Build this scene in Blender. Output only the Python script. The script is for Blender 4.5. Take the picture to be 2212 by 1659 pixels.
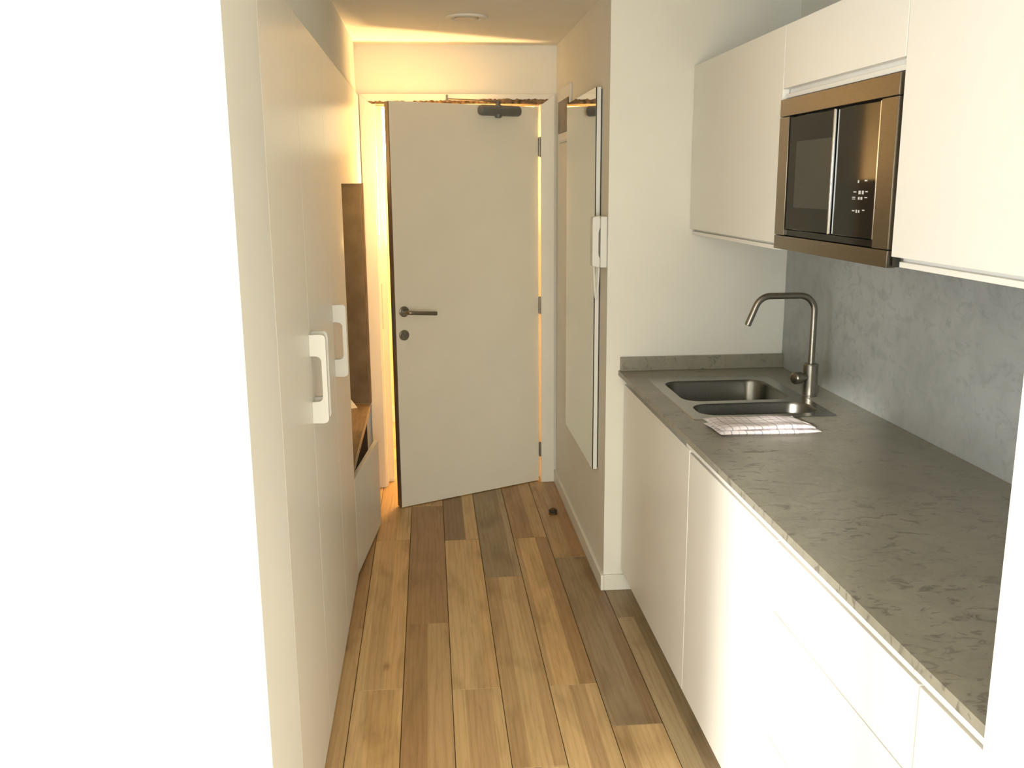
import bpy, bmesh, math, random
from mathutils import Vector, Matrix

random.seed(7)
for o in list(bpy.data.objects):
    bpy.data.objects.remove(o)
S = bpy.context.scene
COL = S.collection

# ------------------------------------------------------------------ camera
YAW, PITCH, ROLL, FPX = 0.0871130, 0.2106210, -0.0077653, 2013.774
fw = Vector((math.sin(YAW)*math.cos(PITCH), math.cos(YAW)*math.cos(PITCH), -math.sin(PITCH)))
r0 = Vector((math.cos(YAW), -math.sin(YAW), 0)); u0 = r0.cross(fw)
rt = r0*math.cos(ROLL) + u0*math.sin(ROLL); up = -r0*math.sin(ROLL) + u0*math.cos(ROLL)
cd = bpy.data.cameras.new('camera'); cam = bpy.data.objects.new('camera', cd); COL.objects.link(cam)
cam.matrix_world = Matrix(((rt.x, up.x, -fw.x, 0), (rt.y, up.y, -fw.y, 0), (rt.z, up.z, -fw.z, 1.6), (0, 0, 0, 1)))
cd.sensor_width = 36; cd.lens = FPX/2212*36; cd.clip_start = 0.05
S.camera = cam

# ------------------------------------------------------------------ world, daylight, exposure
w = bpy.data.worlds.new('world'); S.world = w; w.use_nodes = True
w.node_tree.nodes['Background'].inputs[0].default_value = (0.80, 0.90, 1.0, 1)
w.node_tree.nodes['Background'].inputs[1].default_value = 1.5

def area(name, loc, target, sx, sy, power, col):
    l = bpy.data.lights.new(name, 'AREA'); l.shape = 'RECTANGLE'; l.size = sx; l.size_y = sy
    l.energy = power; l.color = col
    o = bpy.data.objects.new(name, l); COL.objects.link(o); o.location = loc
    d = Vector(target) - Vector(loc); o.rotation_euler = d.to_track_quat('-Z', 'Y').to_euler()
    return o
# daylight entering through the tall window in the left wall of the room (behind the camera's left shoulder)
area('window_daylight', (-2.74, -0.70, 1.22), (0, -0.70, 1.22), 1.8, 1.95, 47, (0.95, 1.0, 1.0))
# added area lamp inside the back window, standing in for its daylight
area('glazing_fill', (-0.15, -2.38, 1.25), (-0.15, 0, 1.25), 2.1, 1.9, 64, (1.0, 1.0, 0.90))
# low sun through the slot left in the added panels at the back window
sl = bpy.data.lights.new('sun', 'SUN'); sl.energy = 4.2; sl.angle = math.radians(1.6); sl.color = (1.0, 0.97, 0.90)
so = bpy.data.objects.new('sun', sl); COL.objects.link(so)
so.rotation_euler = Vector((math.sin(.484)*math.cos(.206), math.cos(.484)*math.cos(.206), -math.sin(.206))).to_track_quat('-Z', 'Y').to_euler()
# warm lamp light of the stairwell behind the half open door
area('hall_ceiling_light', (0.30, 5.75, 2.36), (0.30, 5.75, 0), 0.5, 0.5, 38, (1.0, 0.60, 0.24))
area('hall_uplight', (-0.02, 5.08, 1.30), (-0.10, 4.98, 2.3), 0.22, 0.06, 16, (1.0, 0.62, 0.26))

S.view_settings.view_transform = 'Standard'
S.view_settings.look = 'None'
S.view_settings.exposure = 0.76
S.view_settings.gamma = 1.0
S.view_settings.use_curve_mapping = False

# ------------------------------------------------------------------ materials
def nmat(name):
    m = bpy.data.materials.new(name); m.use_nodes = True
    nt = m.node_tree; b = nt.nodes['Principled BSDF']
    return m, nt, b
def node(nt, t, **kw):
    n = nt.nodes.new(t)
    for k, v in kw.items():
        if k in n.inputs.keys(): n.inputs[k].default_value = v
        else: setattr(n, k, v)
    return n
def coords(nt, scale=(1, 1, 1)):
    g = node(nt, 'ShaderNodeNewGeometry'); mp = node(nt, 'ShaderNodeMapping')
    mp.inputs['Scale'].default_value = scale
    nt.links.new(g.outputs['Position'], mp.inputs['Vector']); return mp.outputs['Vector']
def ramp(nt, fac, stops):
    r = node(nt, 'ShaderNodeValToRGB'); e = r.color_ramp.elements
    while len(e) < len(stops): e.new(0.5)
    for el, (p, c) in zip(e, stops):
        el.position = p; el.color = tuple(c) + (1,) if len(c) == 3 else c
    nt.links.new(fac, r.inputs['Fac']); return r.outputs['Color']
def bump(nt, b, h, strength, dist=0.002):
    n = node(nt, 'ShaderNodeBump'); n.inputs['Strength'].default_value = strength; n.inputs['Distance'].default_value = dist
    nt.links.new(h, n.inputs['Height']); nt.links.new(n.outputs['Normal'], b.inputs['Normal'])
def soft(name, c, rough=0.5, metal=0.0, var=0.03, nscale=6, bs=0.0, bscale=250, coat=0.0, stretch=(1, 1, 1), spec=None):
    """one colour with a little procedural mottling and fine relief"""
    m, nt, b = nmat(name)
    v = coords(nt, stretch)
    n = node(nt, 'ShaderNodeTexNoise', Scale=nscale, Detail=2.0); nt.links.new(v, n.inputs['Vector'])
    lo = [max(0, x*(1-var)) for x in c]; hi = [min(1, x*(1+var)) for x in c]
    nt.links.new(ramp(nt, n.outputs['Fac'], [(0.3, lo), (0.7, hi)]), b.inputs['Base Color'])
    b.inputs['Roughness'].default_value = rough; b.inputs['Metallic'].default_value = metal
    if coat: b.inputs['Coat Weight'].default_value = coat; b.inputs['Coat Roughness'].default_value = 0.15
    if spec is not None: b.inputs['Specular IOR Level'].default_value = spec
    if bs:
        n2 = node(nt, 'ShaderNodeTexNoise', Scale=bscale, Detail=3.0); nt.links.new(v, n2.inputs['Vector'])
        bump(nt, b, n2.outputs['Fac'], bs)
    return m

M = {}
M['wall'] = soft('wall_paint', (0.80, 0.785, 0.72), 0.7, var=0.015)
M['ceil'] = soft('ceiling_paint', (0.80, 0.77, 0.69), 0.8, var=0.015)
M['lacquer'] = soft('white_lacquer', (0.80, 0.775, 0.70), 0.33, var=0.01)
M['lacquer_k'] = soft('white_kitchen_lacquer', (0.84, 0.815, 0.755), 0.30, var=0.01)
M['door'] = soft('door_paint', (0.82, 0.785, 0.68), 0.45, var=0.015)
M['trim'] = soft('trim_paint', (0.82, 0.80, 0.73), 0.4, var=0.015)
M['plastic'] = soft('white_plastic', (0.74, 0.735, 0.70), 0.35, var=0.01)
M['black'] = soft('black_gap', (0.012, 0.012, 0.011), 0.5, var=0.1)
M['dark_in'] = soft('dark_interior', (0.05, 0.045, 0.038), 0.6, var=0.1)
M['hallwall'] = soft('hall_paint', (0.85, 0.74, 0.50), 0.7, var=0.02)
M['raw'] = soft('raw_stained_wood', (0.20, 0.12, 0.06), 0.8, var=0.7, nscale=60, bs=0.5, bscale=90)
M['edgewood'] = soft('door_edge_wood', (0.16, 0.115, 0.075), 0.6, var=0.3, nscale=20, stretch=(8, 8, 0.6))
M['brushed'] = soft('brushed_nickel', (0.27, 0.25, 0.215), 0.33, 1.0, var=0.06, nscale=40, stretch=(1, 1, 12))
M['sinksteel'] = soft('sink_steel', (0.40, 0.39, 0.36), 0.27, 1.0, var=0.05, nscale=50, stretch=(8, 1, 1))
M['bowlsteel_shade'] = soft('shaded_bowl_steel', (0.20, 0.195, 0.175), 0.30, 1.0, var=0.06, nscale=50, stretch=(8, 1, 1))  # same steel as the rim, darkened to put the bowls' shade in the colour
M['mwsteel'] = soft('bronze_steel', (0.285, 0.25, 0.20), 0.30, 1.0, var=0.05, nscale=40, stretch=(1, 1, 14))
M['chrome'] = soft('chrome', (0.8, 0.8, 0.8), 0.12, 1.0, var=0.02)
M['closer'] = soft('closer_grey', (0.15, 0.16, 0.16), 0.45, 0.3, var=0.06)
M['glassblk'] = soft('black_glass', (0.010, 0.011, 0.010), 0.06, var=0.05, spec=0.22)
M['mwwin'] = soft('oven_window_mesh', (0.045, 0.045, 0.038), 0.12, var=0.05, spec=0.25)
M['marks'] = soft('printed_marks', (0.6, 0.6, 0.58), 0.5, var=0.02)
M['mirror'] = soft('mirror_silver', (0.86, 0.88, 0.85), 0.015, 1.0, var=0.005)
M['tint'] = soft('tinted_window', (0.075, 0.062, 0.048), 0.35, var=0.25, nscale=14, spec=0.2)
M['brass'] = soft('dark_brass', (0.16, 0.10, 0.045), 0.35, 0.9, var=0.15)
M['rubber'] = soft('rubber', (0.03, 0.025, 0.02), 0.6, var=0.1)
M['subfloor'] = soft('joint_filler', (0.06, 0.04, 0.022), 0.9, var=0.2)
M['paper'] = soft('white_paper', (0.85, 0.82, 0.74), 0.7, var=0.02)
M['benchtop'] = soft('bench_wood', (0.20, 0.145, 0.09), 0.38, var=0.25, nscale=14, stretch=(6, 0.8, 1))

def emis(name, c, s):
    m, nt, b = nmat(name); b.inputs['Emission Color'].default_value = c + (1,); b.inputs['Emission Strength'].default_value = s
    b.inputs['Base Color'].default_value = (0.9, 0.85, 0.7, 1); return m
M['lampoff'] = soft('unlit_lamp', (0.52, 0.48, 0.40), 0.4, var=0.05)
M['lampglow'] = emis('lamp_diffuser', (1.0, 0.86, 0.55), 9)

def fabric_mat():
    m, nt, b = nmat('brown_woven_fabric'); v = coords(nt, (1, 1, 1))
    n1 = node(nt, 'ShaderNodeTexNoise', Scale=420.0, Detail=2.0); nt.links.new(v, n1.inputs['Vector'])
    n2 = node(nt, 'ShaderNodeTexNoise', Scale=9.0, Detail=4.0); nt.links.new(v, n2.inputs['Vector'])
    mx = node(nt, 'ShaderNodeMix', data_type='FLOAT'); mx.inputs[0].default_value = 0.45
    nt.links.new(n1.outputs['Fac'], mx.inputs[2]); nt.links.new(n2.outputs['Fac'], mx.inputs[3])
    nt.links.new(ramp(nt, mx.outputs[0], [(0.3, (0.10, 0.080, 0.056)), (0.5, (0.155, 0.126, 0.090)), (0.72, (0.235, 0.195, 0.145))]), b.inputs['Base Color'])
    b.inputs['Roughness'].default_value = 0.95; bump(nt, b, n1.outputs['Fac'], 0.5, 0.002); return m
M['fabric'] = fabric_mat()

def cement(name, base, pits, rough, streak, th):
    """trowelled cement: cloudy base, short dark trowel pits gathered in patches"""
    m, nt, b = nmat(name)
    v = coords(nt); vs = coords(nt, streak)
    big = node(nt, 'ShaderNodeTexNoise', Scale=2.3, Detail=5.0, Roughness=0.55, Distortion=0.7); nt.links.new(v, big.inputs['Vector'])
    cl = node(nt, 'ShaderNodeTexNoise', Scale=11.0, Detail=6.0, Roughness=0.6, Distortion=1.0); nt.links.new(v, cl.inputs['Vector'])
    mid = node(nt, 'ShaderNodeTexNoise', Scale=15.0, Detail=6.0, Roughness=0.6, Distortion=1.1); nt.links.new(vs, mid.inputs['Vector']); mid.inputs['Scale'].default_value = 19.0
    fine = node(nt, 'ShaderNodeTexNoise', Scale=70.0, Detail=4.0); nt.links.new(v, fine.inputs['Vector'])
    c1 = ramp(nt, big.outputs['Fac'], [(0.3, [x*0.88 for x in base]), (0.5, base), (0.72, [x*1.12 for x in base])])
    c2 = ramp(nt, cl.outputs['Fac'], [(0.3, (0.86, 0.86, 0.86)), (0.55, (1, 1, 1)), (0.75, (1.0, 1.0, 1.0))])
    pm = ramp(nt, mid.outputs['Fac'], [(0.0, (1, 1, 1)), (th, (1, 1, 1)), (th+.07, (pits,)*3), (1.0, (pits*0.9,)*3)])
    pat = ramp(nt, big.outputs['Fac'], [(0.38, (0.12, 0.12, 0.12)), (0.56, (1, 1, 1))])
    m0 = node(nt, 'ShaderNodeMix', data_type='RGBA', blend_type='MULTIPLY'); m0.inputs['Factor'].default_value = 1.0
    nt.links.new(c1, m0.inputs['A']); nt.links.new(c2, m0.inputs['B'])
    mx = node(nt, 'ShaderNodeMix', data_type='RGBA', blend_type='MULTIPLY')
    nt.links.new(pat, mx.inputs['Factor']); nt.links.new(m0.outputs['Result'], mx.inputs['A']); nt.links.new(pm, mx.inputs['B'])
    nt.links.new(mx.outputs['Result'], b.inputs['Base Color'])
    b.inputs['Roughness'].default_value = rough
    ad = node(nt, 'ShaderNodeMath', operation='MULTIPLY_ADD'); nt.links.new(fine.outputs['Fac'], ad.inputs[0]); ad.inputs[1].default_value = 0.25
    nt.links.new(cl.outputs['Fac'], ad.inputs[2])
    bump(nt, b, ad.outputs[0], 0.35, 0.004)
    return m
M['counter'] = cement('microcement_counter', (0.285, 0.268, 0.215), 0.60, 0.34, (1.25, 2.3, 1.2), 0.55)
M['splash'] = cement('microcement_wall', (0.395, 0.405, 0.39), 0.86, 0.42, (1, 1.0, 1.4), 0.53)

def wood():
    m, nt, b = nmat('oak_plank')
    at = node(nt, 'ShaderNodeVertexColor'); at.layer_name = 'tone'
    oi = node(nt, 'ShaderNodeObjectInfo')
    g = node(nt, 'ShaderNodeNewGeometry')
    off = node(nt, 'ShaderNodeVectorMath', operation='MULTIPLY_ADD')
    cmb = node(nt, 'ShaderNodeCombineXYZ'); nt.links.new(oi.outputs['Random'], cmb.inputs[0]); nt.links.new(oi.outputs['Random'], cmb.inputs[1]); nt.links.new(oi.outputs['Random'], cmb.inputs[2])
    nt.links.new(cmb.outputs[0], off.inputs[0]); off.inputs[1].default_value = (31, 17, 23); nt.links.new(g.outputs['Position'], off.inputs[2])
    def mapped(s):
        mp = node(nt, 'ShaderNodeMapping'); mp.inputs['Scale'].default_value = s; nt.links.new(off.outputs[0], mp.inputs['Vector']); return mp.outputs['Vector']
    grain = node(nt, 'ShaderNodeTexNoise', Scale=1.0, Detail=6.0, Roughness=0.65, Distortion=1.2); nt.links.new(mapped((55, 3.5, 1)), grain.inputs['Vector'])
    cloud = node(nt, 'ShaderNodeTexNoise', Scale=1.0, Detail=4.0, Distortion=0.6); nt.links.new(mapped((9, 2.6, 1)), cloud.inputs['Vector'])
    wav = node(nt, 'ShaderNodeTexWave', Scale=1.0, Distortion=9.0, Detail=3.0); wav.inputs['Detail Scale'].default_value = 0.8; nt.links.new(mapped((16, 1.3, 1)), wav.inputs['Vector'])
    knot = node(nt, 'ShaderNodeTexVoronoi', Scale=1.0); nt.links.new(mapped((6.5, 2.6, 1)), knot.inputs['Vector'])
    kf = ramp(nt, knot.outputs['Distance'], [(0.02, (0.45, 0.36, 0.28)), (0.10, (1, 1, 1))])
    def mul(a, bb, f=1.0):
        x = node(nt, 'ShaderNodeMix', data_type='RGBA', blend_type='MULTIPLY'); x.inputs['Factor'].default_value = f
        nt.links.new(a, x.inputs['A']); nt.links.new(bb, x.inputs['B']); return x.outputs['Result']
    c = at.outputs['Color']
    c = mul(c, ramp(nt, cloud.outputs['Fac'], [(0.28, (0.66, 0.62, 0.56)), (0.5, (1, 1, 1)), (0.75, (1.0, 1.0, 1.0))]), 0.85)
    c = mul(c, ramp(nt, grain.outputs['Fac'], [(0.3, (0.74, 0.70, 0.64)), (0.55, (1, 1, 1))]), 0.7)
    c = mul(c, ramp(nt, wav.outputs['Fac'], [(0.0, (0.82, 0.79, 0.75)), (0.45, (1, 1, 1))]), 0.55)
    c = mul(c, kf, 0.8)
    nt.links.new(c, b.inputs['Base Color'])
    rr = node(nt, 'ShaderNodeMapRange'); nt.links.new(grain.outputs['Fac'], rr.inputs['Value']); rr.inputs['To Min'].default_value = 0.48; rr.inputs['To Max'].default_value = 0.34
    nt.links.new(rr.outputs['Result'], b.inputs['Roughness'])
    bump(nt, b, grain.outputs['Fac'], 0.15, 0.001)
    return m
M['wood'] = wood()

def towel_mat():
    m, nt, b = nmat('checked_cotton')
    at = node(nt, 'ShaderNodeUVMap'); at.uv_map = 'weave'
    sp = node(nt, 'ShaderNodeSeparateXYZ'); nt.links.new(at.outputs['UV'], sp.inputs[0])
    def math_(op, a, bv=None, c=None):
        n = node(nt, 'ShaderNodeMath', operation=op)
        for i, x in enumerate((a, bv, c)):
            if x is None: continue
            if isinstance(x, (int, float)): n.inputs[i].default_value = x
            else: nt.links.new(x, n.inputs[i])
        return n.outputs[0]
    def lines(coord, pitch, width):
        f = math_('PINGPONG', coord, pitch/2)
        return math_('LESS_THAN', f, width/2)
    u, vv = sp.outputs['X'], sp.outputs['Y']
    dark = math_('MAXIMUM', lines(u, 0.044, 0.0016), lines(vv, 0.044, 0.0016))
    u2 = math_('ADD', u, 0.022); v2 = math_('ADD', vv, 0.022)
    pale = math_('MAXIMUM', lines(u2, 0.044, 0.0018), lines(v2, 0.044, 0.0018))
    # a stripe band near one end
    band = math_('MULTIPLY', math_('LESS_THAN', math_('ABSOLUTE', math_('SUBTRACT', u, 0.242)), 0.010), lines(u, 0.0046, 0.0022))
    keep = math_('LESS_THAN', u, 0.232)
    dark = math_('MULTIPLY', dark, keep); pale = math_('MULTIPLY', pale, keep)
    pale = math_('MAXIMUM', pale, band)
    m1 = node(nt, 'ShaderNodeMix', data_type='RGBA'); nt.links.new(pale, m1.inputs['Factor']); m1.inputs['A'].default_value = (0.80, 0.73, 0.72, 1); m1.inputs['B'].default_value = (0.45, 0.38, 0.42, 1)
    m2 = node(nt, 'ShaderNodeMix', data_type='RGBA'); nt.links.new(dark, m2.inputs['Factor']); nt.links.new(m1.outputs['Result'], m2.inputs['A']); m2.inputs['B'].default_value = (0.06, 0.06, 0.08, 1)
    nt.links.new(m2.outputs['Result'], b.inputs['Base Color']); b.inputs['Roughness'].default_value = 0.9
    n = node(nt, 'ShaderNodeTexNoise', Scale=900.0); nt.links.new(coords(nt), n.inputs['Vector']); bump(nt, b, n.outputs['Fac'], 0.3, 0.001)
    return m
M['towel'] = towel_mat()

# ------------------------------------------------------------------ mesh helpers
BASE = {}
def bm_box(bm, x0, x1, y0, y1, z0, z1, bev=0.0, seg=2):
    vs = [bm.verts.new((x, y, z)) for x in (x0, x1) for y in (y0, y1) for z in (z0, z1)]
    q = [(0, 1, 3, 2), (4, 6, 7, 5), (0, 4, 5, 1), (2, 3, 7, 6), (0, 2, 6, 4), (1, 5, 7, 3)]
    fs = [bm.faces.new([vs[i] for i in f]) for f in q]
    if bev:
        es = list({e for f in fs for e in f.edges})
        bmesh.ops.bevel(bm, geom=es, offset=bev, segments=seg, affect='EDGES', profile=0.5)
    return bm
def boxes(*bs, bev=0.0):
    bm = bmesh.new()
    for b in bs: bm_box(bm, *b, bev=bev)
    return bm
def bm_prism(bm, pts, axis, a, b, bev=0.0):
    """extrude a 2D outline along axis x, y or z between a and b"""
    def P(p, t):
        return {'x': (t, p[0], p[1]), 'y': (p[0], t, p[1]), 'z': (p[0], p[1], t)}[axis]
    A = [bm.verts.new(P(p, a)) for p in pts]; B = [bm.verts.new(P(p, b)) for p in pts]
    n = len(pts)
    fs = [bm.faces.new(A), bm.faces.new(B[::-1])]
    for i in range(n): fs.append(bm.faces.new((A[i], B[i], B[(i+1) % n], A[(i+1) % n])))
    if bev:
        es = list({e for f in fs[:2] for e in f.edges})
        bmesh.ops.bevel(bm, geom=es, offset=bev, segments=2, affect='EDGES', profile=0.5)
    return bm
def bm_tube(bm, path, rad, n=20, cap=True):
    path = [Vector(p) for p in path]
    rads = rad if isinstance(rad, (list, tuple)) else [rad]*len(path)
    rings = []; prev = None
    for i, p in enumerate(path):
        t = (path[min(i+1, len(path)-1)] - path[max(i-1, 0)]).normalized()
        if prev is None:
            a = t.orthogonal().normalized()
        else:
            a = (prev - t*prev.dot(t)).normalized()
        prev = a; bb = t.cross(a)
        rings.append([bm.verts.new(p + (a*math.cos(2*math.pi*k/n) + bb*math.sin(2*math.pi*k/n))*rads[i]) for k in range(n)])
    for i in range(len(rings)-1):
        for k in range(n):
            bm.faces.new((rings[i][k], rings[i][(k+1) % n], rings[i+1][(k+1) % n], rings[i+1][k]))
    if cap:
        bm.faces.new(rings[0][::-1]); bm.faces.new(rings[-1])
    return bm
def tube(path, rad, n=20): return bm_tube(bmesh.new(), path, rad, n)
def bm_lathe(bm, prof, o, n=32, axis='z'):
    o = Vector(o); rings = []
    for (r, h) in prof:
        ring = []
        for k in range(n):
            a = 2*math.pi*k/n; c, s = r*math.cos(a), r*math.sin(a)
            ring.append(bm.verts.new(o + Vector({'z': (c, s, h), 'y': (c, h, s), 'x': (h, c, s)}[axis])))
        rings.append(ring)
    for i in range(len(rings)-1):
        for k in range(n): bm.faces.new((rings[i][k], rings[i][(k+1) % n], rings[i+1][(k+1) % n], rings[i+1][k]))
    bm.faces.new(rings[0][::-1]); bm.faces.new(rings[-1])
    return bm
def rrect(x0, x1, y0, y1, r, n=6):
    pts = []
    for cx, cy, a0 in ((x1-r, y1-r, 0), (x0+r, y1-r, 90), (x0+r, y0+r, 180), (x1-r, y0+r, 270)):
        for k in range(n+1):
            a = math.radians(a0 + 90*k/n); pts.append((cx + r*math.cos(a), cy + r*math.sin(a)))
    return pts
def obj(name, bm, mat, parent=None, local=False, smooth=True, ang=20):
    bmesh.ops.recalc_face_normals(bm, faces=bm.faces)
    b = BASE.get(parent.name, Vector((0, 0, 0))) if parent and not local else Vector((0, 0, 0))
    top = parent is None
    if top:
        xs = [v.co for v in bm.verts]
        b = Vector(((min(v.x for v in xs)+max(v.x for v in xs))/2, (min(v.y for v in xs)+max(v.y for v in xs))/2, min(v.z for v in xs)))
    bmesh.ops.translate(bm, verts=bm.verts, vec=-b)
    me = bpy.data.meshes.new(name); bm.to_mesh(me); bm.free()
    me.materials.append(M[mat] if isinstance(mat, str) else mat)
    if smooth:
        me.shade_smooth(); me.set_sharp_from_angle(angle=math.radians(ang))
    o = bpy.data.objects.new(name, me); COL.objects.link(o)
    if top: o.location = b
    else: o.parent = parent
    BASE[o.name] = b
    return o
def tag(o, label, cat, group=None):
    o['label'] = label; o['category'] = cat
    if group: o['group'] = group
    return o
def thing(name, loc, label=None, cat=None, group=None, rz=0.0):
    o = bpy.data.objects.new(name, None); COL.objects.link(o); o.location = loc; o.rotation_euler = (0, 0, rz)
    o.empty_display_size = 0.05
    BASE[o.name] = Vector(loc)
    if label: tag(o, label, cat, group)
    return o
def struct(o, label=None):
    o['kind'] = 'structure'
    if label: o['label'] = label
    return o

# ------------------------------------------------------------------ key planes (metres)
XR = 0.665      # corridor wall on the right
YE = 3.460      # end wall of the kitchen recess
XB = 1.355      # kitchen back wall
XW = -0.327     # front of the wardrobe
YD = 4.880      # wall with the entrance door
ZC = 2.280      # ceiling
X0, Y0 = -2.62, -2.40  # far corners of the room behind the camera

# ------------------------------------------------------------------ structure
struct(obj('ceiling', boxes((X0-.1, 1.6, Y0-.1, 5.0, ZC, ZC+.08)), 'ceil'), 'off-white ceiling over the corridor')
struct(obj('wall_right', boxes((XR, 1.50, YE, 5.0, 0, ZC)), 'wall'), 'white wall right of the entrance, turning into the kitchen recess')
wb = struct(obj('wall_kitchen', boxes((XB+.004, XB+.15, Y0, YE, 0, ZC)), 'wall'), 'white wall behind the kitchen units')
obj('backsplash', boxes((XB, XB+.0045, 1.03, YE, .86, 1.50)), 'splash', wb)['label'] = 'grey trowelled cement backsplash'
struct(obj('wall_left', boxes((-1.05, -.945, 1.99, 5.0, 0, ZC), (-.945, XW-.012, 2.0, YD, 2.040, ZC), (X0, XW, 1.645, 1.995, 0, ZC)), 'wall'),
       'white wall on the left, beside and above the wardrobe')
struct(obj('wall_end', boxes((-.95, -.262, YD, 5.0, 0, ZC), (.592, XR, YD, 5.0, 0, ZC), (-.262, .592, YD, 5.0, 2.004, ZC)), 'wall'),
       'wall with the entrance door at the end of the corridor')
# room behind the camera with its tall window on the left
struct(obj('wall_room_back', boxes((X0-.1, -2.05, Y0-.1, Y0, 0, ZC), (.95, 1.5, Y0-.1, Y0, 0, ZC), (-2.05, .95, Y0-.1, Y0, 0, .25), (-2.05, .95, Y0-.1, Y0, 2.22, ZC)), 'wall'))
w2 = struct(obj('window_2', boxes((-2.05, -2.0, Y0-.08, Y0-.04, .25, 2.22), (.90, .95, Y0-.08, Y0-.04, .25, 2.22), (-2.0, .90, Y0-.08, Y0-.04, .25, .30), (-2.0, .90, Y0-.08, Y0-.04, 2.17, 2.22), (-1.355, -1.315, Y0-.08, Y0-.04, .30, 2.17)), 'trim'))
obj('sun_mask', boxes((-1.315, .94, Y0-.035, Y0-.03, .26, 2.21), (-2.04, -1.70, Y0-.035, Y0-.03, .26, 2.21), (-1.70, -1.315, Y0-.035, Y0-.03, .26, 1.10)), 'paper', w2)  # added unseen panels, their slot shapes the sun patch on the cabinets
# stairwell behind the door
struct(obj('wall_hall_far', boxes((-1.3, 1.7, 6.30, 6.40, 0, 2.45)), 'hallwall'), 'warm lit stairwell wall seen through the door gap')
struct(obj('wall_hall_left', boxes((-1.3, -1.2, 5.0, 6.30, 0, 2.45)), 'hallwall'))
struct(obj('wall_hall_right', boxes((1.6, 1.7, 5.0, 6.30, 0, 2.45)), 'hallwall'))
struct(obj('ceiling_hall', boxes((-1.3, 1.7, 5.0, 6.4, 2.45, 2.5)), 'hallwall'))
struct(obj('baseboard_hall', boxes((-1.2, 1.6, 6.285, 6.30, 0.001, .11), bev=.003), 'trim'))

# ------------------------------------------------------------------ floor: individual planks
fl = struct(obj('floor', boxes((X0-.1, 1.75, Y0-.1, 6.4, -.06, -.006)), 'subfloor'), 'oak plank floor')
PW, PL = 0.158, 1.307
cols = {}
T = {'hon': (0.703, 0.464, 0.208), 'lgt': (0.670, 0.464, 0.226), 'mid': (0.534, 0.351, 0.168), 'brn': (0.408, 0.243, 0.109), 'drk': (0.288, 0.186, 0.093),
     'gry': (0.343, 0.252, 0.142), 'lgy': (0.478, 0.365, 0.211)}
# staves seen on the planks of the corridor: (column, joint where the plank starts) -> [(width share, tone)]
SPEC = {(0, 1.912): [(1, 'mid')], (0, 3.219): [(1, 'brn')],
        (1, 1.472): [(.30, 'lgt'), (.70, 'hon')], (1, 2.779): [(.18, 'lgt'), (.42, 'mid'), (.40, 'hon')], (1, 4.086): [(.6, 'mid'), (.4, 'lgt')],
        (2, 1.927): [(.5, 'brn'), (.5, 'mid')], (2, 3.234): [(1, 'brn')],
        (3, 1.447): [(.25, 'lgt'), (.55, 'mid'), (.20, 'lgt')], (3, 2.754): [(.75, 'lgt'), (.25, 'hon')], (3, 4.061): [(.62, 'drk'), (.38, 'lgt')],
        (4, 2.320): [(.35, 'mid'), (.4, 'lgt'), (.25, 'mid')], (4, 3.627): [(.82, 'gry'), (.18, 'lgy')],
        (5, 1.440): [(.4, 'lgt'), (.35, 'mid'), (.25, 'lgt')], (5, 2.747): [(.12, 'mid'), (.52, 'hon'), (.36, 'brn')], (5, 4.054): [(.62, 'brn'), (.38, 'mid')],
        (6, 1.193): [(.3, 'mid'), (.7, 'lgt')], (6, 2.500): [(.72, 'gry'), (.28, 'drk')], (6, 3.807): [(.5, 'mid'), (.5, 'brn')],
        (7, 1.9): [(.4, 'lgy'), (.6, 'gry')], (7, 3.207): [(1, 'gry')]}
OFF = {0: 3.219, 1: 2.779, 2: 3.234, 3: 2.754, 4: 2.320, 5: 2.747, 6: 2.500, 7: 3.207}
def plank(x0, x1, y0, y1, staves):
    bm = bmesh.new(); lay = bm.loops.layers.float_color.new('tone')
    fr = [0]
    for s, _ in staves: fr.append(fr[-1] + s)
    fr = [f/fr[-1] for f in fr]
    c = .0012
    xs = [x0 + c + (x1-x0-2*c)*f for f in fr]
    top = [[bm.verts.new((x, y, 0)) for x in xs] for y in (y0+c, y1-c)]
    ring = [bm.verts.new(p) for p in ((x0, y0, -c), (x1, y0, -c), (x1, y1, -c), (x0, y1, -c))]
    low = [bm.verts.new((v.co.x, v.co.y, -.006)) for v in ring]
    def face(vs, t):
        f = bm.faces.new(vs)
        k = random.uniform(.94, 1.06)
        for l in f.loops: l[lay] = tuple(a*k for a in T[t]) + (1,)
    for i, (s, t) in enumerate(staves): face((top[0][i], top[0][i+1], top[1][i+1], top[1][i]), t)
    a, z = staves[0][1], staves[-1][1]
    face([ring[0], ring[1]] + top[0][::-1], a); face([ring[2], ring[3]] + top[1], z)
    face((ring[3], ring[0], top[0][0], top[1][0]), a); face((ring[1], ring[2], top[1][-1], top[0][-1]), z)
    for i in range(4): face((ring[(i+1) % 4], ring[i], low[i], low[(i+1) % 4]), 'drk')
    me = bpy.data.meshes.new('plank'); bm.to_mesh(me); bm.free(); me.materials.append(M['wood'])
    o = bpy.data.objects.new('plank', me); COL.objects.link(o); o.parent = fl; o.location = -fl.location
    # origin of the floor object is its own base centre
    return o
names = list(T)
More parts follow.
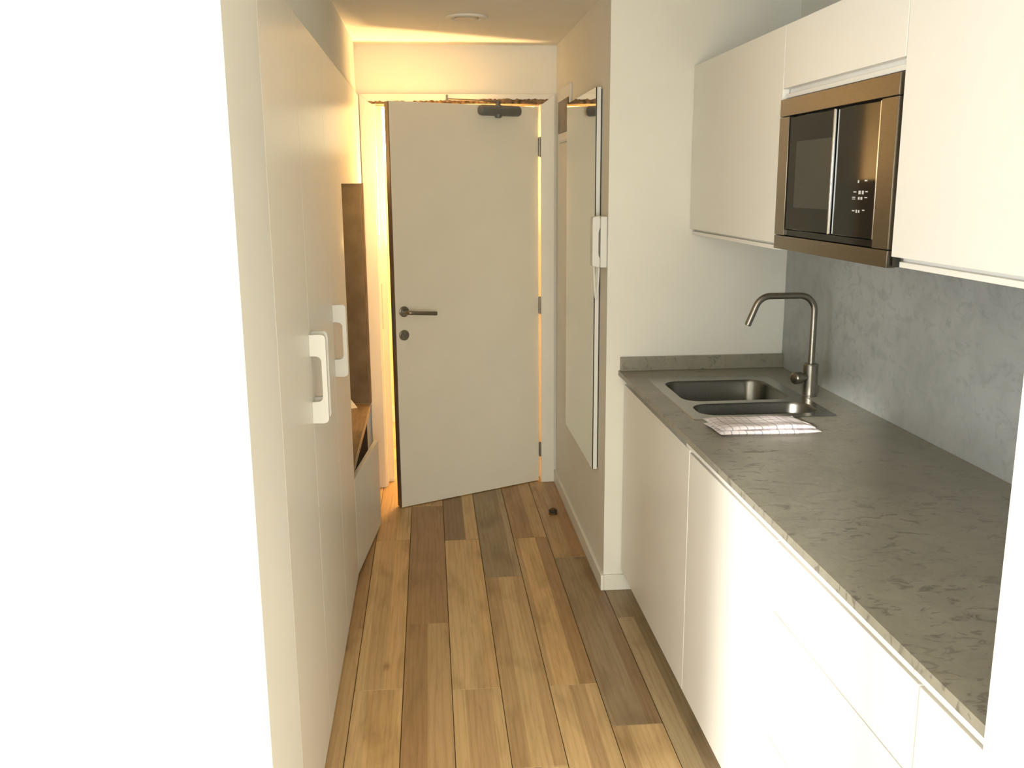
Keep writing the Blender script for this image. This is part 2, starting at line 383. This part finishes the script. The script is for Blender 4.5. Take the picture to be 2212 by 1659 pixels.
for i in range(-15, 14):
    xa = -.436 + PW*i
    if xa + PW < X0 or xa > 1.7: continue
    st = OFF.get(i, 2.0 + (i*0.437) % PL)
    k0 = math.floor((Y0 - st)/PL)
    y = st + k0*PL
    while y < 6.3:
        a, b = max(y, Y0), min(y+PL, 6.35)
        x0, x1 = max(xa, X0), min(xa+PW, 1.6)
        kitchen_hidden = x0 > .80 and a > .4 and b < 5.0
        if b - a > .05 and not kitchen_hidden and not (x1 < -1.3 and a > 1.95):
            sp = None
            for (c, yy), v in SPEC.items():
                if c == i and abs(yy - y) < .06: sp = v
            if sp is None:
                sp = random.choice([[(1, 'mid')], [(.6, 'lgt'), (.4, 'mid')], [(.35, 'brn'), (.65, 'mid')], [(.5, 'lgy'), (.5, 'lgt')], [(1, 'lgt')]])
            plank(x0 + .0010, x1 - .0010, a + .0006, b - .0006, sp)
        y += PL

# ------------------------------------------------------------------ baseboards
struct(obj('baseboard_right', boxes((XR-.013, XR+.0, YE-.013, YD, .001, .066), bev=.002), 'trim'), 'white skirting board along the corridor wall')
struct(obj('baseboard_recess', boxes((XR, .80, YE-.013, YE, .001, .066), bev=.002), 'trim'), 'short white skirting board beside the kitchen units')

# ------------------------------------------------------------------ door frame and door
tr = struct(thing('trim_1', (.16, YD, 0)), 'white door casing with a bare stained top edge')
yc0, yc1 = YD-.016, YD
bm = bmesh.new(); bm_prism(bm, [(.583, 0.001), (.652, 0.001), (.652, 2.046), (.583, 1.998)], 'y', yc0, yc1, .0015); obj('casing', bm, 'trim', tr)
bm = bmesh.new(); bm_prism(bm, [(-.262, 0.001), (-.262, 1.998), (-.326, 2.046), (-.326, 0.001)], 'y', yc0, yc1, .0015); obj('casing', bm, 'trim', tr)
bm = bmesh.new(); bm_prism(bm, [(-.262, 1.998), (.583, 1.998), (.652, 2.046), (-.326, 2.046)], 'y', yc0, yc1, .0015); obj('casing', bm, 'trim', tr)
# ragged bare strip on the lower edge of the head casing
pts = []
n = 90
for k in range(n+1):
    x = -.285 + (.622+.285)*k/n
    pts.append((x, 2.010 + .011*min(1, max(0, (x+.1)/.5)) + random.uniform(-.0035, .0035)))
bm = bmesh.new(); bm_prism(bm, pts + [(.590, 1.9975), (-.264, 1.9975)], 'y', yc0-.0018, yc0-.0002)
obj('bare_wood_strip', bm, 'raw', tr)['label'] = 'bare brown wood with torn paint'
# jambs (lining of the opening)
obj('jamb', boxes((-.262, -.252, YD+.001, 5.03, .001, 2.003), bev=.001), 'trim', tr)
obj('jamb', boxes((.5845, .592, YD+.001, 5.03, .001, 2.003), bev=.001), 'trim', tr)
obj('head_jamb', boxes((-.252, .588, YD+.001, 5.03, 1.998, 2.003)), 'raw', tr)
obj('stop', boxes((-.252, -.222, 4.965, 5.03, .001, 1.998), bev=.001), 'trim', tr)
obj('stop', boxes((.560, .5845, 4.965, 5.03, .001, 1.998), bev=.001), 'trim', tr)
obj('strike_plate', boxes((-.2525, -.2505, 4.90, 4.925, .86, 1.10), bev=.0005), 'brushed', tr)

HX, HY = .5755, 4.893
ang = math.atan2(4.523-4.895, -.173-.575)
dr = struct(thing('door_1', (HX, HY, 0), rz=ang), 'white flush entrance door standing ajar')
DL = .8350
obj('leaf', boxes((.004, DL-.004, -.042, 0, .004, 1.984), bev=.0015), 'door', dr, local=True)
obj('edge_strip', boxes((DL-.0042, DL, -.041, -.001, .005, 1.983)), 'edgewood', dr, local=True)['label'] = 'bare wood lock edge'
obj('lock_faceplate', boxes((DL-.0002, DL+.0015, -.032, -.010, .82, 1.06), bev=.0004), 'closer', dr, local=True)
# lever handle
hd = obj('handle', bm_lathe(bmesh.new(), [(.0255, .0), (.0255, .007), (.022, .009)], (.7875, 0, 1.0), 32, 'y'), 'brushed', dr, local=True)
path = [(.7875, .008, 1.0), (.7875, .038, 1.0), (.786, .047, .9995), (.780, .053, .999), (.772, .055, .998), (.70, .055, .991), (.637, .055, .985)]
obj('lever', tube(path, .0098, 24), 'brushed', hd, local=True, ang=50)
cy = obj('lock_rosette', bm_lathe(bmesh.new(), [(.0255, .0), (.0255, .007), (.0225, .009)], (.7905, 0, .884), 32, 'y'), 'brushed', dr, local=True)
bm = bm_lathe(bmesh.new(), [(.0085, .008), (.0085, .012), (.0075, .013)], (.7905, 0, .889), 20, 'y'); bm_box(bm, .787, .794, .008, .0125, .868, .889, .001)
obj('lock_cylinder', bm, 'closer', cy, local=True)
# hinges
for z0, z1 in ((1.738, 1.838), (.928, 1.020), (.142, .222)):
    h = obj('hinge', bm_lathe(bmesh.new(), [(.0065, z0), (.0065, z1)], (-.003, .003, 0), 20), 'brushed', dr, local=True)
    obj('hinge_plate', boxes((.000, .0045, -.03, .0005, z0+.004, z1-.004)), 'brushed', h, local=True)
# overhead closer: rounded body, hub and arm reaching to the head casing
cl = obj('closer_body', bmesh.new() if False else tube([(.131, .026, 1.957), (.134, .026, 1.957), (.142, .026, 1.957), (.352, .026, 1.957), (.360, .026, 1.957), (.363, .026, 1.957)],
         [.017, .022, .0255, .0255, .022, .017], 28), 'closer', dr, local=True, ang=50)
bm = bm_lathe(bmesh.new(), [(.012, 1.922), (.017, 1.926), (.020, 1.935), (.020, 1.980), (.013, 1.984), (.009, 1.992), (.009, 1.998)], (.256, .026, 0), 24)
obj('closer_hub', bm, 'closer', cl, local=True)
inv = Matrix.Translation((HX, HY, 0)) @ Matrix.Rotation(ang, 4, 'Z'); inv.invert()
pin = inv @ Vector((.109, YD-.026, 2.021)); piv = Vector((.256, .026, 2.000))
bm = bmesh.new(); bm_tube(bm, [piv + Vector((-.012, 0, 0)), piv, piv.lerp(pin, .12), pin], [.008, .0095, .0042, .0036], 10)
obj('closer_arm', bm, 'edgewood', cl, local=True, ang=50)
pw = Vector((.148, YD-.030, 2.006))
bm = boxes((-.005, .005, -.012, .002, 2.010, 2.040), bev=.001)
bmesh.ops.rotate(bm, verts=bm.verts, cent=(0, 0, 0), matrix=Matrix.Rotation(-ang, 3, 'Z')); bmesh.ops.translate(bm, verts=bm.verts, vec=(pin.x, pin.y, 0))
obj('closer_bracket', bm, 'closer', cl, local=True)

# ------------------------------------------------------------------ wardrobe
wd = thing('wardrobe', (-.63, 2.85, 0), 'tall white lacquered built-in wardrobe with cut-out pull handles, left of the corridor', 'wardrobe')
zt = 2.034
obj('carcass', boxes((-.94, XW-.022, 2.0, 2.018, .01, zt), (-.94, XW-.022, 3.665, 3.683, .01, zt), (-.94, XW-.022, 2.018, 4.82, zt-.02, zt), (-.94, XW-.022, 3.683, 4.82, 1.612, 1.63),
                     (-.94, -.925, 2.018, 4.82, .01, zt), (-.925, XW-.06, 2.018, 3.665, .01, .06)), 'lacquer', wd)
d1 = obj('door', boxes((XW-.02, XW, 1.999, 2.5265, .012, zt), bev=.0012), 'lacquer', wd)
d2 = obj('door', boxes((XW-.02, XW, 2.5295, 3.1365, .012, zt), bev=.0012), 'lacquer', wd)
bm = bmesh.new(); bm_prism(bm, [(3.1395, .012), (3.682, .012), (3.682, 1.612), (4.822, 1.612), (4.822, zt), (3.1395, zt)], 'x', XW-.02, XW, .0012)
d3 = obj('door', bm, 'lacquer', wd)
d3['label'] = 'door that continues as a panel over the bench niche'
def pull(parent, y, dz=0.0):
    """flat plate standing out from the door edge with a notch for the fingers"""
    x0, x1, z0, z1 = XW, XW+.0435, .966+dz, 1.211+dz
    r = .012; hx = x0+.0305; h0, h1 = 1.026+dz, 1.152+dz
    pts = [(x0, z0)]
    for a in range(-90, 1, 15): pts.append((x1-r+r*math.cos(math.radians(a)), z0+r+r*math.sin(math.radians(a))))
    for a in range(0, 91, 15): pts.append((x1-r+r*math.cos(math.radians(a)), z1-r+r*math.sin(math.radians(a))))
    pts.append((x0, z1)); pts.append((x0, h1))
    for a in range(90, -1, -15): pts.append((hx-r+r*math.cos(math.radians(a)), h1-r+r*math.sin(math.radians(a))))
    for a in range(0, -91, -15): pts.append((hx-r+r*math.cos(math.radians(a)), h0+r+r*math.sin(math.radians(a))))
    pts.append((x0, h0))
    bm = bmesh.new(); bm_prism(bm, pts, 'y', y, y+.018, .0012)
    return obj('handle', bm, 'plastic', parent)
pull(d1, 2.505); pull(d2, 2.566); pull(d3, 3.1435)

# bench in the niche behind the wardrobe
bc = thing('bench_cabinet', (-.62, 4.25, 0), 'low bench cabinet with brown wood seat and white door ajar, past the wardrobe', 'cabinet')
obj('bench_top', boxes((-.92, XW+.001, 3.686, 4.818, .452, .480), bev=.003), 'benchtop', bc)
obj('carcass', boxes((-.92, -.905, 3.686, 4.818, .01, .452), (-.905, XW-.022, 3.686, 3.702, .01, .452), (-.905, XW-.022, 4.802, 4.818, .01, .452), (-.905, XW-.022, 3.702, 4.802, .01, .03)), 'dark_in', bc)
bm = boxes((-.02, 0, 0, .605, .012, .425), bev=.0012)
bmesh.ops.rotate(bm, verts=bm.verts, cent=(0, 0, 0), matrix=Matrix.Rotation(math.radians(-6.2), 3, 'Z')); bmesh.ops.translate(bm, verts=bm.verts, vec=(XW, 3.692, 0))
obj('door', bm, 'lacquer', bc)['label'] = 'door swung slightly open'
fp = thing('padded_panel', (-.62, 4.84, .481), 'tall brown woven fabric panel at the end of the bench niche', 'wall panel')
obj('upholstery', boxes((-.92, XW-.006, 4.824, 4.858, .4815, 1.610), bev=.003), 'fabric', fp)
obj('edge_trim', boxes((XW-.006, XW+.006, 4.826, 4.860, .4815, 1.615), bev=.0015), 'edgewood', fp)
# folded white paper poking out on the bench
bm = bmesh.new()
V = [(-.50, 4.68, .4805), (-.387, 4.73, .4805), (-.47, 4.80, .4805), (-.435, 4.745, .548)]
vs = [bm.verts.new(v) for v in V]
for f in ((0, 1, 3), (1, 2, 3), (2, 0, 3), (0, 2, 1)): bm.faces.new([vs[i] for i in f])
bmesh.ops.subdivide_edges(bm, edges=bm.edges, cuts=3, use_grid_fill=True)
for v in bm.verts:
    if v.co.z > .485: v.co += Vector((random.uniform(-.004, .004), random.uniform(-.004, .004), random.uniform(-.003, .003)))
tag(obj('paper_napkin', bm, 'paper', smooth=False), 'crumpled white paper standing on the brown bench', 'paper')

# ------------------------------------------------------------------ kitchen base units
XF = .735
zb = .085
def base_unit(y0, y1, label):
    t = thing('base_cabinet', ((XF+XB)/2, (y0+y1)/2, 0), label, 'cabinet', 'kitchen base cabinets')
    obj('carcass', boxes((XF+.022, XB-.002, y0+.001, y0+.017, zb, .878), (XF+.022, XB-.002, y1-.017, y1-.001, zb, .878), (XF+.022, XB-.002, y0+.017, y1-.017, zb, zb+.018),
                         (XB-.012, XB-.002, y0+.017, y1-.017, zb+.018, .878), (XF+.026, XF+.034, y0+.017, y1-.017, .80, .878)), 'lacquer_k', t)
    obj('plinth', boxes((XF+.06, XF+.075, y0+.001, y1-.001, .001, zb)), 'trim', t)
    return t
def grip(parent, y0, y1):
    pts = []
    for a in range(-90, 271, 20):
        pts.append((XF+.003 + .0145*math.cos(math.radians(a)), .8655 + .0140*math.sin(math.radians(a))))
    bm = bmesh.new(); bm_prism(bm, [(p[0], p[1]) for p in pts[:-1]], 'y', y0, y1, .0008)
    obj('grip_rail', bm, 'lacquer_k', parent)
t = base_unit(2.537, 3.456, 'white base cabinet under the sink, next to the corridor wall')
obj('door', boxes((XF, XF+.02, 2.5385, 3.4545, zb, .846), bev=.0015), 'lacquer_k', t)
t = base_unit(1.851, 2.535, 'white base cabinet with one plain door, between the sink cabinet and the drawers')
d = obj('door', boxes((XF, XF+.02, 1.8525, 2.5335, zb, .840), bev=.0015), 'lacquer_k', t)
grip(d, 1.8505, 2.5335)
t = base_unit(1.249, 1.849, 'white drawer cabinet under the near half of the counter')
for a, b in ((zb, .376), (.3795, .6765), (.680, .840)):
    d = obj('drawer', boxes((XF, XF+.02, 1.2505, 1.8475, a, b), bev=.0015), 'lacquer_k', t)
grip(d, 1.2505, 1.8498)
t = base_unit(1.040, 1.247, 'narrow white base cabinet beside the tall end unit')
d = obj('door', boxes((XF, XF+.02, 1.0415, 1.2455, zb, .840), bev=.0015), 'lacquer_k', t)
grip(d, 1.0415, 1.2455)
# tall unit closing the run
t = thing('tall_cabinet', (1.03, .72, 0), 'tall white end cabinet at the right edge of the picture', 'cabinet')
obj('carcass', boxes((.725, XB-.002, .42, 1.033, .085, 2.20)), 'lacquer_k', t)
obj('door', boxes((.704, .724, .42, 1.034, .085, 2.20), bev=.0015), 'lacquer_k', t)
obj('plinth', boxes((.78, .80, .42, 1.03, .001, .085)), 'trim', t)

# ------------------------------------------------------------------ worktop with sink
wt = thing('worktop', (1.03, 2.25, .882), 'long grey trowelled cement worktop with a low upstand', 'worktop')
hx0, hx1, hy0, hy1 = .800, 1.222, 2.690, 3.285
obj('slab', boxes((.712, hx0, 1.036, YE-.001, .882, .9), (hx1, XB-.0005, 1.036, YE-.001, .882, .9), (hx0, hx1, 1.036, hy0, .882, .9), (hx0, hx1, hy1, YE-.001, .882, .9)), 'counter', wt, smooth=False)
obj('upstand', boxes((.718, XB-.0005, YE-.020, YE-.0005, .9, .953), bev=.002), 'counter', wt)

def sink():
    s = thing('sink', (1.01, 2.98, .9), 'stainless steel inset sink with one large and one narrow bowl', 'sink')
    zr = .9022
    bowls = [((.822, 1.188, 2.905, 3.225), .06, .17), ((.822, 1.205, 2.712, 2.868), .06, .13)]
    bm = bmesh.new()
    edges = []
    def loop(pts, z):
        vs = [bm.verts.new((p[0], p[1], z)) for p in pts]
        return vs, [bm.edges.new((vs[i], vs[(i+1) % len(vs)])) for i in range(len(vs))]
    ov, oe = loop(rrect(.786, 1.232, 2.672, 3.300, .012, 4), zr); edges += oe
    for (b, r, d) in bowls:
        v, e = loop(rrect(*b, r, 10), zr); edges += e
    bmesh.ops.triangle_fill(bm, use_beauty=True, edges=edges)
    lv = [bm.verts.new((v.co.x + (.002 if v.co.x > 1.01 else -.002), v.co.y + (.002 if v.co.y > 2.98 else -.002), .9002)) for v in ov]
    for i in range(len(ov)): bm.faces.new((ov[i], ov[(i+1) % len(ov)], lv[(i+1) % len(ov)], lv[i]))
    obj('rim', bm, 'sinksteel', s)
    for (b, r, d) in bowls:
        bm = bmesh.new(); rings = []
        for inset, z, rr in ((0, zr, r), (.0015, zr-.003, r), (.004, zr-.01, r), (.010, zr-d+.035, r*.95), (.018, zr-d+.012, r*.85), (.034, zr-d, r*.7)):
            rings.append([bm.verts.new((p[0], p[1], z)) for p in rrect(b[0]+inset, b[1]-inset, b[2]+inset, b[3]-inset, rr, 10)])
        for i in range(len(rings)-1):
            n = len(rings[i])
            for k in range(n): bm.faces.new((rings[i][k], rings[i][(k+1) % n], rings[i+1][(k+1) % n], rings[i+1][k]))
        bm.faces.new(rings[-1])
        bo = obj('bowl', bm, 'bowlsteel_shade', s, ang=60)
        cx, cy_ = (b[0]+b[1])/2, (b[2]+b[3])/2
        bm = bm_lathe(bmesh.new(), [(.040, zr-d+.0005), (.040, zr-d+.003), (.034, zr-d+.004), (.030, zr-d+.001), (.010, zr-d+.001), (.008, zr-d+.006)], (cx, cy_, 0), 24)
        obj('drain', bm, 'bowlsteel_shade', bo)
    # overflow slots on the far wall of the narrow bowl
    o = boxes(*[(1.000 + .012*k, 1.008 + .012*k, 2.8590, 2.8612, .852, .857) for k in range(4)], bev=.0008)
    obj('overflow', o, 'black', s)
sink()

fc = thing('faucet', (1.262, 2.95, .9), 'brushed steel kitchen tap with angular bent spout behind the sink', 'tap')
FX, FY = 1.258, 2.95
obj('body', bm_lathe(bmesh.new(), [(.0255, .9003), (.0255, .903), (.0240, .905), (.0240, 1.006), (.0225, 1.010), (.0125, 1.011)], (FX, FY, 0), 32), 'brushed', fc)
def arc(cx, cz, r, a0, a1, n=10):
    return [(cx + r*math.cos(math.radians(a0 + (a1-a0)*k/n)), FY, cz + r*math.sin(math.radians(a0 + (a1-a0)*k/n))) for k in range(n+1)]
R = .052
path = [(FX, FY, 1.008), (FX, FY, 1.10)] + arc(FX-R, 1.186, R, 0, 90) + arc(FX-.150, 1.186, R, 90, 158)
lx, _, lz = path[-1]; dx, dz = -math.sin(math.radians(22)), -math.cos(math.radians(22))
path += [(lx+dx*.02, FY, lz+dz*.02), (lx+dx*.066, FY, lz+dz*.066)]
sp = obj('spout', tube(path, .0106, 24), 'brushed', fc, ang=40)
e = Vector(path[-1]); obj('aerator', tube([e + Vector((dx, 0, dz))*-.002, e + Vector((dx, 0, dz))*.0025], .0088, 18), 'closer', sp)
obj('lever_knob', tube([(FX-.018, FY-.004, .966), (FX-.040, FY-.012, .966), (FX-.041, FY-.0125, .966), (FX-.062, FY-.0197, .966), (FX-.066, FY-.021, .966), (FX-.068, FY-.0218, .966)], [.0150, .0150, .0205, .0205, .0175, .012], 24), 'brushed', fc)

# dish towel folded on the worktop in front of the sink
def towel():
    t = thing('dish_towel', (.955, 2.6, .9), 'folded white dish towel with thin dark checks in front of the sink', 'towel')
    def layer(name, x0, x1, y0, y1, z0, th, sk, seed):
        rnd = random.Random(seed); bm = bmesh.new(); uv = bm.loops.layers.uv.new('weave')
        nx, ny = 30, 22; ph = rnd.uniform(0, 6)
        def prof(s):  # rounded front and back edges
            return math.sqrt(max(0, 1-(abs(2*s-1))**10))
        def P(i, j, topside):
            s, q = i/nx, j/ny
            x = x0 + (x1-x0)*s + sk*q + .0035*math.sin(7*q+ph)*(1 if s > .5 else -.4)
            y = y0 + (y1-y0)*q + .004*math.sin(5*s+ph)*(1-q*.3) + .010*max(0, s-.75)*math.sin(9*q+ph)
            e = prof(q)*prof(s)
            wv = .0016*math.sin(11*s+ph) + .0014*math.sin(9*q+2*s+ph) + .0035*max(0, s-.7)*math.sin(10*q+1)
            sag = -.0025 if (y > 2.70 and False) else 0
            zc = z0 + th/2
            return (x, y, zc + (th/2*e + (wv + sag)*prof(q)) if topside else max(z0, zc - th/2*e))
        top = [[bm.verts.new(P(i, j, True)) for j in range(ny+1)] for i in range(nx+1)]
        bot = [[bm.verts.new(P(i, j, False)) for j in range(ny+1)] for i in range(nx+1)]
        def face(a):
            f = bm.faces.new([v for v, _ in a])
            for l, (_, c) in zip(f.loops, a): l[uv].uv = c
        def U(i, j): return ((x1-x0)*i/nx + .012, (y1-y0)*j/ny + .006)
        for i in range(nx):
            for j in range(ny):
                q = [(i, j), (i+1, j), (i+1, j+1), (i, j+1)]
                face([(top[a][b], U(a, b)) for a, b in q]); face([(bot[a][b], U(a, b)) for a, b in q[::-1]])
        for i in range(nx):
            face([(bot[i][0], U(i, 0)), (bot[i+1][0], U(i+1, 0)), (top[i+1][0], U(i+1, 0)), (top[i][0], U(i, 0))])
            face([(top[i][ny], U(i, ny)), (top[i+1][ny], U(i+1, ny)), (bot[i+1][ny], U(i+1, ny)), (bot[i][ny], U(i, ny))])
        for j in range(ny):
            face([(top[0][j], U(0, j)), (top[0][j+1], U(0, j+1)), (bot[0][j+1], U(0, j+1)), (bot[0][j], U(0, j))])
            face([(bot[nx][j], U(nx, j)), (bot[nx][j+1], U(nx, j+1)), (top[nx][j+1], U(nx, j+1)), (top[nx][j], U(nx, j))])
        return obj(name, bm, 'towel', t, ang=60)
    layer('lower_fold', .808, 1.098, 2.474, 2.610, .9005, .012, -.012, 1)
    layer('upper_fold', .810, 1.084, 2.482, 2.622, .9128, .010, -.016, 2)
towel()

# ------------------------------------------------------------------ wall units and microwave
XU = .973
def wall_unit(y0, y1, z0, z1, dz0, label, lip=True):
    t = thing('wall_cabinet', ((XU+XB)/2, (y0+y1)/2, z0), label, 'cabinet', 'kitchen wall cabinets')
    obj('carcass', boxes((XU+.021, XB-.002, y0+.0005, y1-.0005, z0+.012, z1-.002)), 'lacquer_k', t)
    obj('door', boxes((XU, XU+.02, y0+.0012, y1-.0012, dz0, z1), bev=.0012), 'lacquer_k', t)
    if lip: obj('bottom_panel', boxes((XU+.010, XB-.002, y0+.0005, y1-.0005, z0, z0+.0118), bev=.001), 'lacquer_k', t)
    return t
wall_unit(2.577, 3.458, 1.414, 2.015, 1.434, 'white wall cabinet between the microwave and the corridor wall')
t = wall_unit(1.908, 2.575, 1.824, 2.015, 1.849, 'low white wall cabinet above the microwave')
t = wall_unit(1.040, 1.906, 1.424, 2.015, 1.445, 'large white wall cabinet on the near side of the microwave')
obj('end_strip', boxes((XU+.004, XU+.012, 1.8865, 1.9055, 1.424, 1.4445)), 'black', t)['label'] = 'black gap at the lower corner'

mw = thing('microwave', (1.15, 2.24, 1.42), 'built-in microwave with bronze steel frame and black glass front', 'microwave')
ya, yb_ = 1.9125, 2.5725
obj('housing', boxes((XU+.016, XB-.004, ya+.004, yb_-.004, 1.424, 1.815)), 'black', mw)
xa, xb = XU-.006, XU+.014
obj('frame_rail', boxes((xa, xb, ya, yb_, 1.7745, 1.8195), bev=.001), 'mwsteel', mw)
obj('frame_rail', boxes((xa, xb, ya, yb_, 1.4205, 1.4570), bev=.001), 'mwsteel', mw)
obj('frame_stile', boxes((xa, xb, 2.5060, yb_, 1.4590, 1.7725), bev=.001), 'mwsteel', mw)
obj('frame_stile', boxes((xa, xb, ya, 1.9840, 1.4590, 1.7725), bev=.001), 'mwsteel', mw)
dg = obj('door', boxes((xa+.003, xb, 2.2190, 2.5010, 1.4760, 1.7700), bev=.002), 'glassblk', mw)
obj('window', boxes((xa+.0022, xa+.0032, 2.2250, 2.4500, 1.5350, 1.7050)), 'mwwin', dg)
obj('door_handle', boxes((xa-.004, xb-.004, 2.2085, 2.2160, 1.4760, 1.7700), bev=.002), 'chrome', dg)
cp = obj('control_panel', boxes((xa+.003, xb, 1.9905, 2.2045, 1.4760, 1.7700), bev=.002), 'glassblk', mw)
obj('chrome_strip', boxes((xa, xb-.003, 1.9850, 1.9895, 1.4760, 1.7700), bev=.001), 'chrome', mw)
obj('lower_ledge', boxes((xa+.005, xb, 1.9860, 2.5040, 1.4590, 1.4745), bev=.001), 'glassblk', mw)
bm = bmesh.new()
for (y, z, wy, hz) in ((2.075, 1.601, .006, .006), (2.038, 1.603, .012, .003), (2.090, 1.578, .014, .0025), (2.066, 1.577, .010, .008), (2.050, 1.577, .008, .008), (2.032, 1.579, .011, .0025),
                       (2.094, 1.566, .016, .002), (2.094, 1.562, .016, .0016), (2.068, 1.564, .008, .006), (2.055, 1.564, .008, .006), (2.034, 1.566, .013, .002),
                       (2.092, 1.536, .012, .0025), (2.076, 1.535, .006, .007), (2.064, 1.535, .006, .006), (2.042, 1.538, .011, .0025)):
    bm_box(bm, xa+.0024, xa+.0031, y-wy/2, y+wy/2, z-hz/2, z+hz/2)
obj('control_marks', bm, 'marks', cp)['kind'] = 'stuff'

# ------------------------------------------------------------------ things on the corridor wall
mr = thing('mirror', (XR-.012, 3.98, .462), 'tall narrow wall mirror with white edges on the corridor wall', 'mirror')
obj('shadow_backing', boxes((XR-.005, XR-.0003, 3.612, 4.345, .468, 1.950)), 'black', mr)  # black strip put in for the shadow gap against the wall
obj('frame', boxes((XR-.0205, XR-.005, 3.608, 4.350, .462, 1.956), bev=.0008), 'plastic', mr)
obj('glass_edge', boxes((XR-.0245, XR-.0205, 3.6085, 4.3495, .4625, 1.9555)), 'black', mr)
obj('glass', boxes((XR-.0252, XR-.0246, 3.6088, 4.3492, .4628, 1.9552)), 'mirror', mr)

fb = thing('fuse_box', (XR-.006, 4.56, 1.80), 'white flush fuse box with brown tinted window beside the entrance door', 'fuse box')
obj('frame', boxes((XR-.010, XR-.0003, 4.365, 4.745, 1.80, 2.050), bev=.002), 'plastic', fb)
obj('window', boxes((XR-.014, XR-.010, 4.400, 4.725, 1.842, 1.992), bev=.001), 'tint', fb)
obj('flap', boxes((XR-.0125, XR-.010, 4.400, 4.700, 1.806, 1.832), bev=.001), 'plastic', fb)

ic = thing('intercom', (XR-.025, 3.52, 1.29), 'white wall intercom with handset at the corner of the corridor wall', 'intercom')
obj('base', boxes((XR-.026, XR-.0003, 3.472, 3.565, 1.292, 1.482), bev=.004), 'plastic', ic)
pts = [(XR-.054, 1.298), (XR-.030, 1.292), (XR-.0265, 1.300), (XR-.0265, 1.330), (XR-.036, 1.345), (XR-.036, 1.422), (XR-.0265, 1.437), (XR-.0265, 1.474), (XR-.030, 1.484), (XR-.054, 1.480), (XR-.056, 1.470), (XR-.056, 1.305)]
bm = bmesh.new(); bm_prism(bm, pts, 'y', 3.474, 3.522, .003); obj('handset', bm, 'plastic', ic)
pts = []
for k in range(25):
    s = k/24; a = math.pi*s
    pts.append((XR-.046 + .022*s, 3.495 + .012*s, 1.30 - .13*math.sin(a)**.8 if 0 < s < 1 else 1.30))
obj('cord', tube(pts, .0038, 10), 'plastic', ic, ang=60)

# door stop on the floor
ds = thing('door_stop', (.580, 4.36, 0), 'small round dark brass door stop on the floor by the corridor wall', 'door stop')
obj('base', bm_lathe(bmesh.new(), [(.022, .0002), (.022, .006), (.018, .010)], (.580, 4.36, 0), 28), 'brass', ds)
obj('rubber_ring', bm_lathe(bmesh.new(), [(.017, .010), (.021, .013), (.021, .019), (.017, .022)], (.580, 4.36, 0), 28), 'rubber', ds)
obj('cap', bm_lathe(bmesh.new(), [(.015, .022), (.015, .025), (.010, .029), (.003, .031)], (.580, 4.36, 0), 28), 'brass', ds)

# ceiling downlight (off)
dn = thing('downlight', (.18, 4.09, ZC-.012), 'round white recessed ceiling spotlight, switched off', 'ceiling light')
bm = bmesh.new()
prof = [(.088, ZC-.0003), (.086, ZC-.006), (.080, ZC-.009), (.064, ZC-.008), (.058, ZC-.0015)]
bm_lathe(bm, prof, (.18, 4.09, 0), 40); obj('trim_ring', bm, 'ceil', dn)
obj('lamp', bm_lathe(bmesh.new(), [(.050, ZC-.0020), (.050, ZC-.008), (.046, ZC-.010), (.020, ZC-.011)], (.18, 4.09, 0), 32), 'lampoff', dn)

# wall lamp in the stairwell, seen in the gap of the door
wl = thing('wall_lamp', (-.20, 6.26, 1.82), 'glowing rectangular wall lamp seen through the door gap', 'wall lamp')
obj('bracket', boxes((-.29, -.09, 6.285, 6.30, 1.84, 2.06), bev=.002), 'trim', wl)
obj('shade', boxes((-.31, -.07, 6.235, 6.285, 1.825, 2.075), bev=.006), 'lampglow', wl)
